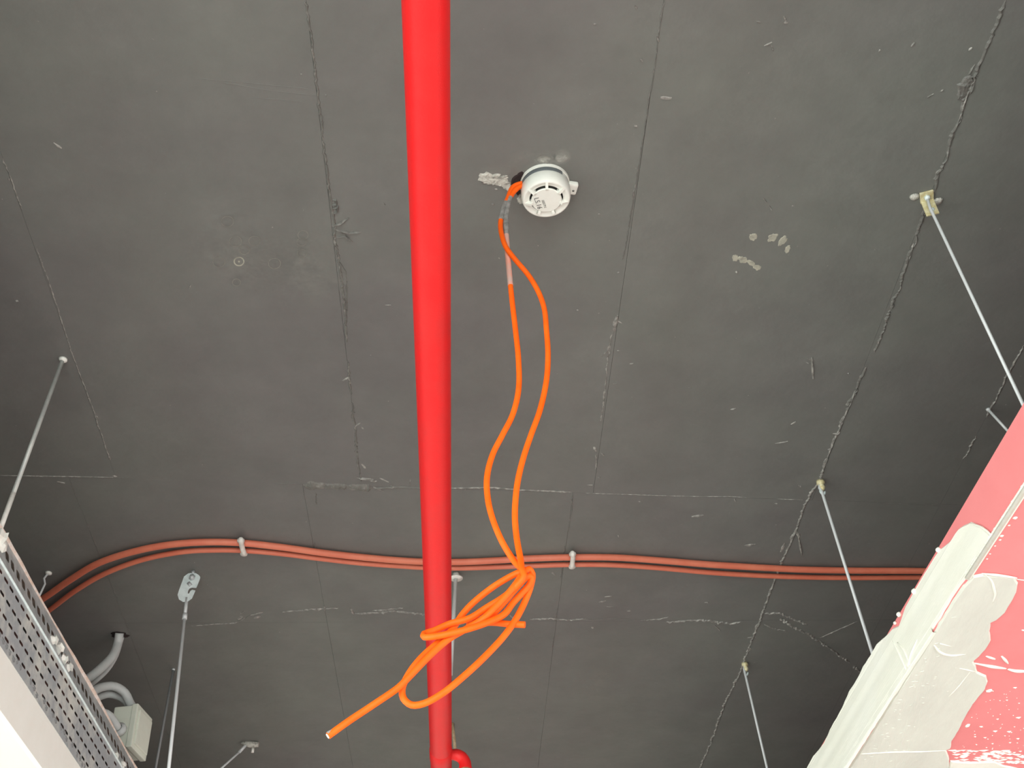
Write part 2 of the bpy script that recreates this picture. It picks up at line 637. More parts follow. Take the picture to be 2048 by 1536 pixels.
ridge([(1146, 990), (1142, 1030), (1134, 1070)], 5, 2, 18, 'ridge', -.7)
ridge([(1130, 1090), (1118, 1180), (1108, 1270), (1098, 1350)], 4, 1.5, 181, 'ridge', .0)
ridge([(380, 1252), (430, 1248), (470, 1246), (500, 1231), (525, 1224)], 6, 3, 19, 'ridge_worn', -.5)
ridge([(500, 1240), (545, 1226), (570, 1223), (606, 1220), (640, 1218), (700, 1214)], 9, 4, 20, 'ridge_worn', -.2)
ridge([(700, 1215), (708, 1227), (740, 1226), (790, 1222), (855, 1229)], 12, 5, 21, 'ridge_worn', -.6)
ridge([(745, 1221), (775, 1219), (806, 1216)], 8, 4, 211, 'ridge_worn', -.5)
ridge([(905, 1231), (960, 1232)], 6, 3, 22, 'ridge', -.5)
ridge([(1008, 1226), (1025, 1234), (1040, 1237)], 12, 4, 221, 'ridge_worn', -.9)
ridge([(1060, 1238), (1100, 1237), (1140, 1240), (1172, 1237)], 8, 4, 23, 'ridge_worn', -.45)
ridge([(1172, 1239), (1240, 1237), (1285, 1241)], 3, 1.5, 231, 'ridge', -.2)
ridge([(1280, 1241), (1320, 1238), (1338, 1233)], 6, 3, 24, 'ridge_worn', -.7)
ridge([(1332, 1244), (1365, 1242), (1400, 1240), (1430, 1242), (1460, 1248), (1482, 1243)], 12, 5, 25, 'ridge_worn', -.6)
ridge([(1528, 1226), (1560, 1226), (1585, 1238), (1615, 1250)], 12, 4, 26, 'ridge_worn', -.4)
ridge([(1560, 1236), (1590, 1256), (1625, 1272), (1650, 1292)], 14, 5, 27, 'ridge_worn', -.5)
ridge([(1528, 1248), (1550, 1258), (1575, 1262)], 8, 4, 28, 'ridge_worn', -.5)
ridge([(1650, 1290), (1690, 1318), (1722, 1345)], 12, 4, 29, 'ridge_worn', -.3)
ridge([(1640, 1276), (1680, 1258), (1715, 1243)], 10, 2, 30, 'ridge_worn', -.9, wob=.3)
# lump on the right seam and the scratched hooks along the middle-left seam
for k, (pts, ww) in enumerate((
        ([(1942, 150), (1930, 175), (1920, 200)], 34), ([(1936, 152), (1956, 153)], 8), ([(1936, 150), (1950, 128)], 7),
        ([(1922, 165), (1915, 200)], 8), ([(1950, 160), (1940, 190)], 9))):
    ridge(pts, ww, 5, 50 + k, 'ridge', -.95, wob=.4)
for k, (pts, ww) in enumerate((
        ([(660, 400), (672, 399), (673, 408), (660, 410)], 4), ([(662, 418), (676, 412), (674, 424), (664, 428)], 4),
        ([(664, 452), (682, 446), (698, 435)], 5), ([(668, 458), (706, 467)], 5), ([(672, 474), (690, 472), (706, 484)], 4),
        ([(684, 466), (722, 464)], 3))):
    ridge(pts, ww * 1.7, 6, 60 + k, 'ridge', -.95, wob=.2)
# long roller marks across the upper left
for k, pts in enumerate(([(250, 155), (350, 152), (430, 160), (520, 168), (620, 178)], [(430, 162), (530, 180), (635, 192)], [(500, 195), (570, 200), (632, 207)])):
    ridge(pts, 4, .5, 80 + k, 'ceil', -.4, name='roller_mark', wob=.6)


def flake(px, py, L, ang, wpx, hmm=3, seed=0, matn='ridge_worn', name='debris_flake'):
    a = math.radians(ang)
    dx, dy = math.cos(a) * L / 2, math.sin(a) * L / 2
    p = [onZ(px - dx, py - dy), onZ(px + dx, py + dy)]
    mid = p[0].lerp(p[1], .5)
    sc = depth(mid) / F
    s = (p[1] - p[0])
    s = Vector((-s.y, s.x, 0)).normalized() * (wpx * sc / 2)
    rnd = random.Random(seed + int(px))
    m = MB()
    h = hmm * .001
    n = 4
    vs, fs = [], []
    for i in range(n + 1):
        c = p[0].lerp(p[1], i / n)
        k = (.55 + .45 * math.sin(PI * i / n)) * rnd.uniform(.75, 1.2)
        hh = h * k * rnd.uniform(.6, 1.2)
        vs += [c - s * k + Vector((0, 0, .001)), c - s * k * .4 - Vector((0, 0, hh)), c + s * k * .5 - Vector((0, 0, hh * .8)), c + s * k + Vector((0, 0, .001))]
    for i in range(n):
        for k in range(3):
            fs.append((i * 4 + k, i * 4 + k + 1, i * 4 + 5 + k, i * 4 + 4 + k))
    fs += [(0, 1, 2, 3), tuple(n * 4 + k for k in (3, 2, 1, 0))]
    m.add(vs, fs)
    return m.build(name, M[matn], ceiling)


FL = [(115, 291, 20, 35, 6), (18, 359, 5, 60, 5), (34, 602, 6, 20, 5), (380, 573, 8, -70, 3), (630, 138, 8, 70, 6), (652, 190, 4, 0, 4),
      (1518, 44, 10, 10, 6), (1570, 38, 12, 70, 8), (1572, 45, 8, 0, 6), (1536, 88, 18, -25, 4), (1545, 96, 12, 70, 4), (1826, 89, 11, -50, 7),
      (1941, 98, 9, -45, 7), (1861, 191, 15, -30, 4), (1884, 181, 8, -30, 3), (1759, 101, 6, -60, 4),
      (1272, 15, 8, 60, 6), (1322, 32, 6, 70, 5), (1316, 78, 12, 75, 6), (1283, 120, 7, 60, 6), (1271, 252, 7, 10, 5), (1332, 196, 22, 5, 12),
      (1236, 545, 6, 0, 6), (1231, 645, 30, -75, 10), (1238, 643, 14, 30, 4), (1230, 656, 14, -80, 5),
      (1217, 695, 22, -70, 4), (1210, 706, 18, -50, 4), (1219, 705, 12, 80, 4), (1213, 741, 10, 80, 5), (1237, 701, 6, 0, 4), (1263, 727, 8, -10, 3), (1230, 767, 8, -15, 3),
      (1207, 795, 26, 95, 4),
      (1625, 736, 44, 86, 6), (1621, 719, 14, 25, 5), (1616, 726, 10, 20, 4), (1697, 747, 5, 0, 5), (1672, 868, 14, 5, 6), (1587, 846, 12, -30, 4), (1466, 818, 12, -15, 4),
      (1563, 885, 26, -10, 4), (1600, 1090, 40, 80, 5), (1596, 1068, 14, 60, 8), (1566, 1095, 20, -65, 9),
      (693, 757, 18, -30, 5), (699, 760, 14, 70, 5), (716, 849, 12, -35, 4), (725, 856, 6, 40, 4), (727, 932, 12, 50, 6), (735, 974, 10, 0, 9), (757, 978, 22, 22, 4), (768, 960, 20, 25, 5),
      (820, 965, 14, -85, 3), (675, 978, 6, 0, 5), (603, 148, 5, 0, 3),
      (194, 834, 6, 60, 6), (219, 916, 7, 80, 6), (229, 953, 10, 0, 9), (122, 965, 16, 10, 8),
      (1190, 898, 10, 60, 8), (1205, 908, 8, 45, 5), (1198, 955, 6, 0, 4), (1180, 970, 10, 0, 4), (1279, 1003, 5, 0, 5), (1470, 1000, 6, 70, 5), (1552, 1007, 5, 0, 4), (1600, 972, 6, 30, 5),
      (1237, 1072, 5, 80, 4), (1107, 1147, 10, 40, 8), (1205, 1203, 14, -10, 6), (1216, 1193, 14, -5, 5), (1220, 1213, 14, 0, 5), (1258, 1222, 8, 0, 6), (1413, 1205, 8, 0, 6), (1185, 1255, 5, 60, 6), (1435, 1256, 18, 45, 5),
      (1503, 1275, 18, -5, 6), (1498, 1300, 12, -40, 9), (480, 1236, 12, -40, 9), (484, 1225, 14, -30, 4), (513, 1235, 16, -15, 8), (636, 1219, 14, -10, 10), (649, 1217, 10, 90, 5),
      (1500, 1090, 22, -8, 10), (1395, 1032, 24, -8, 8), (1155, 620, 4, 0, 4), (1198, 428, 5, 0, 4), (1190, 48, 5, 0, 4), (986, 408, 6, 10, 5), (992, 378, 6, 10, 4), (768, 408, 6, 60, 6),
      (776, 610, 12, 0, 3), (1473, 544, 5, 100, 5), (1530, 401, 12, 55, 4), (1541, 416, 10, 60, 4)]
for i, (px, py, L, an, wd) in enumerate(FL):
    flake(px, py, L, an, wd, 2.4 if L < 30 else 4, i, 'ridge_worn')


def blob(px, py, rx, ry, ang, seed, matn, name, t=.0006, rough=.18, n=26):
    a = math.radians(ang)
    vs = []
    for k in range(n):
        th = 2 * PI * k / n
        r = 1 + rough * 2 * noise.noise(Vector((math.cos(th) * 1.7, math.sin(th) * 1.7, seed * 3.1)))
        r += rough * noise.noise(Vector((math.cos(th) * 5, math.sin(th) * 5, seed * 3.1)))
        x, y = rx * r * math.cos(th), ry * r * math.sin(th)
        p = onZ(px + x * math.cos(a) - y * math.sin(a), py + x * math.sin(a) + y * math.cos(a))
        vs.append(p)
    c = sum(vs, Vector()) / n
    inner = [c.lerp(p, .8) - Vector((0, 0, t)) for p in vs]
    c2 = c - Vector((0, 0, t))
    m = MB()
    fs = [(k, (k + 1) % n, n + (k + 1) % n, n + k) for k in range(n)] + [(n + k, n + (k + 1) % n, 2 * n) for k in range(n)]
    m.add([p + Vector((0, 0, .0005)) for p in vs] + inner + [c2], fs)
    return m.build(name, M[matn], ceiling)


# pale hand print
for k, a in enumerate(((1506, 474, 8.5, 8, -20), (1545, 475, 12, 8, -35), (1565, 482, 14, 7, -48), (1575, 499, 9, 5, -60),
                       (1470, 516, 7, 7, 0), (1486, 520, 10, 7.5, 15), (1503, 527, 9, 6, 30), (1514, 535, 9, 6, 15))):
    blob(*a, 100 + k, 'dustmark', 'hand_mark')
# bare patches and smears near the detector
blob(990, 359, 27, 13, 5, 120, 'bare', 'chipped_patch', t=.0025, rough=.35, n=44)
blob(1012, 372, 14, 7, 35, 121, 'bare', 'chipped_patch', t=.002, rough=.35)
blob(1038, 366, 14, 22, 10, 122, 'hole', 'cable_hole', t=.0015)
blob(1041, 399, 6, 8, 20, 123, 'bare', 'chipped_patch', t=.003, rough=.4)
blob(240, 1270, 19, 7, 5, 124, 'hole', 'cable_hole', t=.001)


def smudge(px, py, rx, ry, ang, strong=False):
    a = math.radians(ang)
    n = 24
    vs = []
    for k in range(n):
        th = 2 * PI * k / n
        x, y = rx * math.cos(th), ry * math.sin(th)
        vs.append(onZ(px + x * math.cos(a) - y * math.sin(a), py + x * math.sin(a) + y * math.cos(a), ZC - .0012))
    m = MB()
    m.add(vs, [tuple(range(n))])
    return m.build('dust_smudge', M['smudge_strong' if strong else 'smudge'], ceiling)


smudge(480, 510, 130, 80, 0)
smudge(620, 540, 130, 90, 0)
smudge(1062, 318, 60, 26, -10)
smudge(1123, 314, 22, 15, -25, True)
smudge(1085, 322, 30, 12, -20, True)
smudge(985, 345, 40, 20, -30)
smudge(1195, 1360, 60, 45, 0)
smudge(1020, 1180, 60, 40, 0)


def ring(px, py, r, wd, matn, dot=False):
    m = MB()
    n = 28
    vs = []
    for rr in (r, r - wd):
        for k in range(n):
            th = 2 * PI * k / n
            vs.append(onZ(px + rr * math.cos(th), py + rr * .86 * math.sin(th), ZC - .0014))
    m.add(vs, [(k, (k + 1) % n, n + (k + 1) % n, n + k) for k in range(n)])
    if dot:
        m.add([onZ(px + 2.2 * math.cos(a), py + 2 * math.sin(a), ZC - .0014) for a in [k * PI / 4 for k in range(8)]], [tuple(range(8))])
    return m.build('ring_mark', M[matn], ceiling)


ring(478, 523, 11, 2.6, 'dustmark', True)
for px, py, r in ((471, 483, 13), (509, 482, 12), (489, 500, 11), (455, 443, 13), (604, 507, 10), (603, 484, 10), (438, 524, 13), (549, 527, 13), (606, 470, 11), (473, 565, 9)):
    ring(px, py, r, 1.6, 'dustmark_faint', False)

# ------------------------------------------------------------------ drop-ceiling edges
XR, XL = 0.91, -0.90
zRt = onX(1838, 1161, XR).z                 # upper rim of the right upstand
zRc = onX(1880, 1243, XR).z                 # its lower corner
zLt = onX(60, 1165, XL).z
zLf = onX(100, 1293, XL).z                  # fold of the perforated metal
zLm = onX(90, 1424, XL).z                   # lower edge of the metal
zLb = onX(40, 1475, XL).z                   # lower corner of the left upstand
YA, YB = -2.6, 6.9

root = empty('pink_bulkhead', (XR, 2, zRc))
tag(root, 'pink plasterboard drop-ceiling edge with white filler along its corner, on the right', 'bulkhead')
pink = root
m = MB()
m.box((XR, YA, zRc), (XR + .0125, YB, zRt))
m.build('face_board', M['pink'], root)
m = MB()
m.box((XR + .0125, YA, zRc), (RX1 - .02, YB, zRc + .0125))
m.build('underside_board', M['pink'], root)


def resample(pts, step, jit, seed):
    out = []
    n = len(pts)
    for i in range(n):
        a, b = pts[i], pts[(i + 1) % n]
        k = max(1, int((b - a).length / step))
        for j in range(k):
            p = a.lerp(b, j / k)
            out.append(p + Vector((noise.noise(Vector((len(out) * .23, seed, 0))), noise.noise(Vector((len(out) * .23, seed, 4))), noise.noise(Vector((len(out) * .23, seed, 8))))) * jit)
    return out


def patch(pts, nrm, t, name, matn, parent, seed=0, jit=.0012, step=.006, inset=.004):
    """a smear of filler: outline on the board, top raised by t along nrm"""
    nrm = Vector(nrm)
    P = resample([Vector(p) for p in pts], step, jit, seed)
    P = [p - nrm * (p - pts[0]).dot(nrm) for p in P]
    n = len(P)
    c = sum(P, Vector()) / n
    # orientation
    ar = Vector()
    for i in range(n):
        ar += (P[i] - c).cross(P[(i + 1) % n] - c)
    sgn = 1 if ar.dot(nrm) > 0 else -1
    inn = []
    for i in range(n):
        d = (P[(i + 1) % n] - P[i - 1]).normalized()
        inw = nrm.cross(d) * sgn
        inn.append(P[i] + inw * inset + nrm * (t * (1 + .35 * noise.noise(P[i] * 14))))
    m = MB()
    fs = [(i, (i + 1) % n, n + (i + 1) % n, n + i) for i in range(n)]
    tris = tessellate_polygon([inn])
    fs += [(n + a, n + b, n + cc) for a, b, cc in tris]
    m.add([p - nrm * .0008 for p in P] + inn, fs)
    return m.build(name, M[matn], parent)


def rx(pts):
    return [onX(x, y, XR) for x, y in pts]


def rz(pts):
    return [onZ(x, y, zRc) for x, y in pts]


# filler on the upright face: follows the rim and the corner
patch(rx([(1901, 1082), (1920, 1055), (1942, 1043), (1966, 1052), (1985, 1070), (1978, 1092), (1962, 1118), (1940, 1150), (1921, 1173), (1905, 1197),
          (1885, 1232), (1865, 1262), (1847, 1295), (1828, 1328), (1806, 1360), (1770, 1420), (1733, 1478), (1690, 1545), (1640, 1625), (1550, 1625),
          (1610, 1542), (1629, 1509), (1650, 1483), (1662, 1455), (1677, 1430), (1690, 1405), (1700, 1380), (1716, 1355), (1728, 1330), (1745, 1305),
          (1756, 1285), (1775, 1268), (1787, 1255), (1800, 1250), (1806, 1232), (1813, 1210), (1826, 1187), (1836, 1170), (1847, 1150), (1866, 1120), (1880, 1098)]),
      (-1, 0, 0), .0035, 'filler_patch', 'plaster', pink, 1)
# filler on the underside
patch(rz([(1832, 1322), (1846, 1300), (1866, 1265), (1884, 1236), (1905, 1202), (1925, 1172), (1945, 1150), (1966, 1146), (2000, 1150), (2028, 1153), (2037, 1165),
          (2033, 1185), (2022, 1205), (2012, 1222), (1994, 1238), (1983, 1243), (1980, 1262), (1982, 1280), (1973, 1296), (1960, 1310), (1947, 1321),
          (1952, 1330), (1955, 1342), (1973, 1350), (1976, 1362), (1970, 1378), (1948, 1405), (1930, 1435), (1918, 1460), (1904, 1482), (1902, 1495), (1892, 1499),
          (1898, 1510), (1899, 1530), (1895, 1560), (1870, 1640), (1640, 1640), (1692, 1542), (1735, 1476), (1770, 1420), (1807, 1361)]),
      (0, 0, -1), .0035, 'filler_patch', 'plaster_dull', pink, 2)
patch(rz([(1900, 1520), (1940, 1524), (1990, 1522), (2010, 1530), (2048, 1538), (2100, 1560), (2080, 1620), (1880, 1620)]), (0, 0, -1), .003, 'filler_patch', 'plaster', pink, 3)
m = MB()
vs, fs = [], []
ys0 = onX(1868, 1262, XR).y
for i in range(160):
    yy = ys0 + i * .02
    e = .0012 * noise.noise(Vector((yy * 17, 3, 0)))
    t = .0036 + e
    vs += [(XR + .004, yy, zRc - t), (XR - t * .6, yy, zRc - t * .95), (XR - t, yy, zRc - t * .5), (XR - t, yy, zRc + .008), (XR + .004, yy, zRc + .008)]
    if i:
        b = (i - 1) * 5
        fs += [(b + q, b + (q + 1) % 5, b + 5 + (q + 1) % 5, b + 5 + q) for q in range(5)]
m.add(vs, fs, True)
m.build('filler_corner', M['plaster'], pink, auto=.7)
# small pink gap left on the face and trowel ridges


def strand(pts, r, name, matn, parent, plane, flat=.5, bulge=.8):
    P = [plane(*p) for p in pts]
    P = spline(P, .006)
    n = len(P)
    rr = [r * (.35 + .75 * math.sin(PI * min(1, (i + .5) / n)) + .3 * noise.noise(Vector((i * .3, r * 999, 2)))) for i in range(n)]
    m = MB()
    m.tube(P, [max(.0004, x) for x in rr], 8)
    return m.build(name, M[matn], parent)


pz = lambda x, y: onZ(x, y, zRc - .0032)
pz0 = lambda x, y: onZ(x, y, zRc)
pxx = lambda x, y: onX(x, y, XR - .0032)
for pts, r, pl in (
        ([(1968, 1147), (1982, 1160), (1988, 1178), (1990, 1190), (1985, 1205)], .0022, pz), ([(1964, 1147), (2000, 1151), (2034, 1156)], .0022, pz),
        ([(1868, 1290), (1880, 1304), (1900, 1310), (1932, 1308)], .003, pz), ([(1880, 1287), (1905, 1293)], .0015, pz),
        ([(1940, 1344), (1915, 1375), (1892, 1398)], .0015, pz), ([(1722, 1508), (1780, 1504), (1840, 1503), (1892, 1501)], .0022, pz),
        ([(1919, 1336), (1950, 1343)], .0018, pz),
        ([(1786, 1282), (1800, 1310), (1812, 1338)], .003, pxx), ([(1795, 1285), (1808, 1300), (1820, 1330)], .0028, pxx), ([(1835, 1278), (1822, 1310), (1815, 1335)], .003, pxx),
        ([(1940, 1046), (1965, 1056), (1982, 1072), (1980, 1085)], .002, pxx)):
    strand(pts, r, 'trowel_ridge', 'plaster', pink, pl)
# streaks, crumbs and spots of filler on the pink underside
for pts, r in (([(1948, 1326), (1975, 1331), (2012, 1337)], .0035), ([(2016, 1338), (2030, 1341), (2060, 1342)], .004), ([(1972, 1312), (1990, 1318)], .0025),
               ([(2003, 1312), (2012, 1322), (2016, 1327)], .003), ([(1972, 1382), (1984, 1379)], .0045), ([(1932, 1453), (1938, 1448)], .004), ([(2030, 1158), (2060, 1162)], .001)):
    strand(pts, r, 'filler_streak', 'plaster', pink, pz0)
random.seed(11)
m = MB()
crumbs = [(1990, 1462, 5), (2018, 1463, 5), (2037, 1435, 6), (1962, 1453, 4), (2030, 1375, 4), (1995, 1438, 3), (2036, 1477, 4), (1915, 1473, 4), (1950, 1473, 3),
          (2020, 1485, 3), (2014, 1400, 3), (1985, 1487, 3), (2046, 1260, 4), (2000, 1401, 2), (1970, 1475, 3)]
crumbs += [(1900 + random.random() * 148, 1500 + random.random() * 26, random.uniform(2, 6)) for _ in range(120)]
crumbs += [(1920 + random.random() * 128, 1380 + random.random() * 120, random.uniform(1, 2.4)) for _ in range(60)]
for x, y, r in crumbs:
    if y > 1380 and x < 1904 + max(0, 1499 - y) * .6:
        continue
    n = 6
    c = onZ(x, y, zRc)
    s = depth(c) / F * r
    e = 2.2 if y > 1499 else 1.3
    ringv = [c + Vector((math.cos(2 * PI * k / n) * s * e * random.uniform(.7, 1.2), math.sin(2 * PI * k / n) * s * .6 * random.uniform(.7, 1.2), .0005)) for k in range(n)]
    m.add(ringv + [c - Vector((0, 0, min(.003, s * .6)))], [(k, (k + 1) % n, n) for k in range(n)])
o = m.build('filler_specks', M['plaster'], pink)
o['kind'] = 'stuff'
m = MB()
random.seed(21)
for k in range(80):
    u = random.random()
    yp = 1170 + 366 * u
    xc = 1832 + (1322 - yp) * .62
    x, y = xc + 14 + abs(random.gauss(0, 1)) * 34, yp
    if y < 1240 and x > 1985:
        continue
    c = onZ(x, y, zRc - .0034)
    Ls, ws = random.uniform(.002, .007), random.uniform(.0006, .0013)
    an = random.uniform(-.6, .3)
    t = Vector((math.cos(an), math.sin(an), 0))
    q = Vector((-t.y, t.x, 0))
    m.add([c - t * Ls, c + q * ws, c + t * Ls, c - q * ws, c + Vector((0, 0, -.0009))], [(0, 1, 4), (1, 2, 4), (2, 3, 4), (3, 0, 4)])
o = m.build('trowel_flecks', M['plaster_dull'], pink)
o['kind'] = 'stuff'
# crumbs on the rim
for k, (x, y, r) in enumerate(((1877, 1100, .006), (1829, 1183, .007), (1798, 1229, .006), (1790, 1246, .004))):
    m = MB()
    c = onX(x, y, XR - .003)
    m.lathe([(0, -r), (r * .7, -r * .6), (r, 0), (r * .6, r * .7), (0, r)], c, Vector((-.4, .6, .4)), 8)
    m.build('filler_crumb', M['plaster'], pink)
# corner bead: nosing plus knurled flange
m = MB()
y0, y1 = -2.5, onX(1938, 1160, XR).y
m.box((XR - .003, y0, zRc + .0005), (XR + .001, y1, zRc + .0095))
m.tube([(XR - .0022, y0, zRc), (XR - .0022, y1, zRc)], .0042, 10)
m.box((XR - .002, y0, zRc - .0022), (XR + .004, y1, zRc + .0005))
random.seed(3)
yy = y0
while yy < y1:
    z = zRc + .0055 + random.uniform(-.003, .003)
    s = random.uniform(.002, .0035)
    c = Vector((XR - .003, yy, z))
    m.add([c + Vector((0, -s * 1.6, -s)), c + Vector((0, s * 1.6, -s * .4)), c + Vector((0, s, s)), c + Vector((0, -s, s * .6)), c + Vector((-.0022, 0, 0))],
          [(0, 1, 4), (1, 2, 4), (2, 3, 4), (3, 0, 4)])
    yy += random.uniform(.006, .011)
m.build('corner_bead', M['bead'], pink)
for k in range(7):
    x, y = [(2030, 1036), (2018, 1051), (2003, 1072), (2000, 1080), (1990, 1092), (1980, 1108), (1974, 1118)][k]
    m = MB()
    r = [.0045, .0025, .004, .0025, .002, .002, .002][k]
    m.lathe([(0, -r), (r * .8, -r * .5), (r, 0), (0, r * .6)], onZ(x, y, zRc), Vector((.2, .1, -1)), 8)
    m.build('filler_crumb', M['plaster'], pink)

# ---- left upstand
root = empty('plastered_bulkhead', (XL, 2, zLb))
tag(root, 'white drop-ceiling edge with perforated grey metal strip, lower left', 'bulkhead')
left = root
m = MB()
m.box((RX0 + .02, YA, zLb), (XL - .012, YB, zLb + .0125))
m.build('underside_board', M['white'], left)
m = MB()
# cream render below the metal with a nibbled upper edge
vs, fs = [], []
yy, k = YA, 0
while yy < YB:
    e = .0035 * noise.noise(Vector((yy * 9, 2, 0))) + .003 * noise.noise(Vector((yy * 37, 5, 0)))
    vs += [(XL, yy, zLb), (XL + .0005, yy, zLm + e), (XL - .012, yy, zLm + e), (XL - .012, yy, zLb)]
    if k:
        b = (k - 1) * 4
        for q in range(4):
            fs.append((b + q, b + (q + 1) % 4, b + 4 + (q + 1) % 4, b + 4 + q))
    k += 1
    yy += .012
m.add(vs, fs)
m.build('face_render', M['cream'], left)
m = MB()
m.box((XL - .046, YA, zLm - .02), (XL - .036, YB, zLt - .004))
m.build('backing_board', M['board_core'], left)


def slot_sheet(p00, du, dv, nu, nv, hole_u, hole_v, skip=0.0, seed=0, tear=False):
    """perforated sheet: nu x nv cells, one stadium-shaped slot each"""
    m = MB()
    rnd = random.Random(seed)
    for j in range(nv):
        for i in range(nu):
            o = p00 + du * i + dv * j
            if rnd.random() < skip:
                m.add([o, o + du, o + du + dv, o + dv], [(0, 1, 2, 3)])
                continue
            sh = .5 + rnd.uniform(-.04, .04)
            c = o + du * sh + dv * .5
            hu, hv = du * hole_u * .5, dv * hole_v * .5
            inner = [c - hu + hv * .35, c - hu * .8 + hv, c + hu * .8 + hv, c + hu + hv * .35, c + hu - hv * .35, c + hu * .8 - hv, c - hu * .8 - hv, c - hu - hv * .35]
            outer = [o + dv * .7, o + dv, o + du + dv, o + du + dv * .7, o + du + dv * .3, o + du, o, o + dv * .3]
            m.add(outer + inner, [(k, (k + 1) % 8, 8 + (k + 1) % 8, 8 + k) for k in range(8)])
    return m


pitch = .038
XP = XL - .022
zP = 1.6 + (zLt - 1.6) * XP / XL
nu = int((5.6 - .8) / pitch)
hface = zLf - zLm
rows4 = hface / 4.15
m = slot_sheet(Vector((XL + .0015, .8, zLf)), Vector((0, pitch, 0)), Vector((0, 0, -rows4)), nu, 4, .66, .2, .03, 3)
m.box((XL + .0005, .8, zLm - .004), (XL + .0015, .8 + nu * pitch, zLf - rows4 * 4))
metal = m.build('perforated_strip', M['galv_face'], left)
m = slot_sheet(Vector((XL + .0015, .8, zLf)), Vector((0, pitch, 0)), Vector((-.020, 0, zP - zLf - .003)), nu, 1, .62, .26, .04, 5)
m.build('folded_lip', M['galv'], left)
m = MB()
m.tube([(XL + .002, .8, zLf), (XL + .002, .8 + nu * pitch, zLf)], .0028, 8)
m.build('fold_bead', M['galv_pale'], left)
# bent slot teeth standing off the lower edge
random.seed(8)
m = MB()
yy = .9
while yy < 5.4:
    if random.random() < .75:
        z = zLm + random.uniform(.004, .014)
        L = random.uniform(.012, .022)
        m.add([(XL + .0018, yy, z), (XL + .004, yy + L * .5, z + .002), (XL + .0018, yy + L, z - .001), (XL + .0018, yy + L * .5, z - .006)], [(0, 1, 3), (1, 2, 3)])
        m.add([(XL + .0016, yy, z + .004), (XL + .0016, yy + L, z + .003), (XL + .0016, yy + L, z + .006), (XL + .0016, yy, z + .0065)], [(0, 1, 2, 3)])
    yy += .024
o = m.build('bent_teeth', M['wire_dark'], left)
o['kind'] = 'stuff'
# wavy torn paper edge on top
m = MB()
vs, fs = [], []
k = 0
yy = .8
while yy < 5.6:
    e = .016 * noise.noise(Vector((yy * 2.3, 1, 0))) + .003 * noise.noise(Vector((yy * 14, 1, 3)))
    o = .008 * noise.noise(Vector((yy * 3.1, 7, 0)))
    zt = zP + .005 + e * .6
    yq = XP - (XL - .012)
    o = o * .5 + yq
    vs += [(XL - .012 + o, yy, zt - .014), (XL - .005 + o, yy, zt - .005), (XL - .009 + o, yy, zt), (XL - .026 + o, yy, zt + .001), (XL - .03 + o, yy, zt - .014)]
    if k:
        b = (k - 1) * 5
        for q in range(5):
            fs.append((b + q, b + (q + 1) % 5, b + 5 + (q + 1) % 5, b + 5 + q))
    k += 1
    yy += .02
m.add(vs, fs, True)
m.build('paper_edge', M['paper'], left)
# crimped tabs / filler lumps on the lip
for k, (x, y, r) in enumerate(((108, 1280, .012), (117, 1296, .013), (128, 1318, .012), (138, 1334, .012), (186, 1438, .006), (190, 1447, .007), (231, 1511, .011), (244, 1529, .012), (1, 1075, .016), (1, 1092, .014))):
    m = MB()
    c = onX(x, y, XL - .002)
    r *= 1.25
    rnd = random.Random(k)
    ax = Vector((rnd.uniform(.3, 1), rnd.uniform(-.6, .6), rnd.uniform(-.2, .8)))
    m.lathe([(0, -r * .6), (r * .9, -r * .5), (r * .6, r * .1), (r * .85, r * .35), (0, r * .7)], c, ax, 6, smooth=False)
    m.build('crimped_tab', M['clip'], left)

# ------------------------------------------------------------------ red sprinkler pipe
ZP = 1.6 + 1.45
pa, pb = onZ(851.5, 0, ZP), onZ(878.5, 1340, ZP)
dirp = (pb - pa).normalized()
RP = 0.5 * 98 * depth(pa) / F
root = empty('sprinkler_pipe', pa)
tag(root, 'bright red steel sprinkler pipe running straight across below the ceiling', 'pipe')
m = MB()
start = pa - dirp * 2.2
end = pa + dirp * 6.2
jpt = onZ(882, 1517, ZP)
jt = (jpt - pa).dot(dirp)
m.tube([start + (end - start) * (i / 40) for i in range(41)], RP, 40)
m.build('pipe_run', M['red'], root, auto=.8)
fit_o = MB()
t0 = jt - .075
prof = [(RP * .98, t0 - .004), (RP * 1.045, t0), (RP * 1.05, jt - .004), (RP * 1.03, jt), (RP * .98, jt + .003)]
fit_o.lathe(prof, pa, dirp, 40)
# tee collar for the branch
bc = pa + dirp * (jt - .028)
side = Vector((dirp.y, -dirp.x, 0))
fitting = fit_o.build('coupling', M['red'], root, auto=.6)
m = MB()
rb = RP * .55
bl = RP + .006
elbow_pts = [bc + side * (RP * .6), bc + side * bl]
ec = bc + side * bl + Vector((0, 0, -.036))
for k in range(1, 9):
    a = PI / 2 * k / 8
    elbow_pts.append(ec + side * (.036 * math.sin(a)) + Vector((0, 0, .036 * math.cos(a))))
elbow_pts.append(ec + side * .036 + Vector((0, 0, -.012)))
m.tube(elbow_pts, [rb * .86, rb * .9] + [rb] * 6 + [rb * 1.02] * 2 + [rb * 1.12], 20)
m.build('branch_elbow', M['red'], root, auto=.9)
m = MB()
q = ec + side * .036 + Vector((0, 0, -.012))
m.tube([q, q + Vector((0, 0, -.05))], rb * .95, 18)
for k in range(7):
    m.lathe([(rb * .95, 0), (rb * 1.03, .0025), (rb * .95, .005)], q + Vector((0, 0, -.003 - k * .006)), Vector((0, 0, -1)), 18)
m.build('threaded_nipple', M['brass_thread'], root)


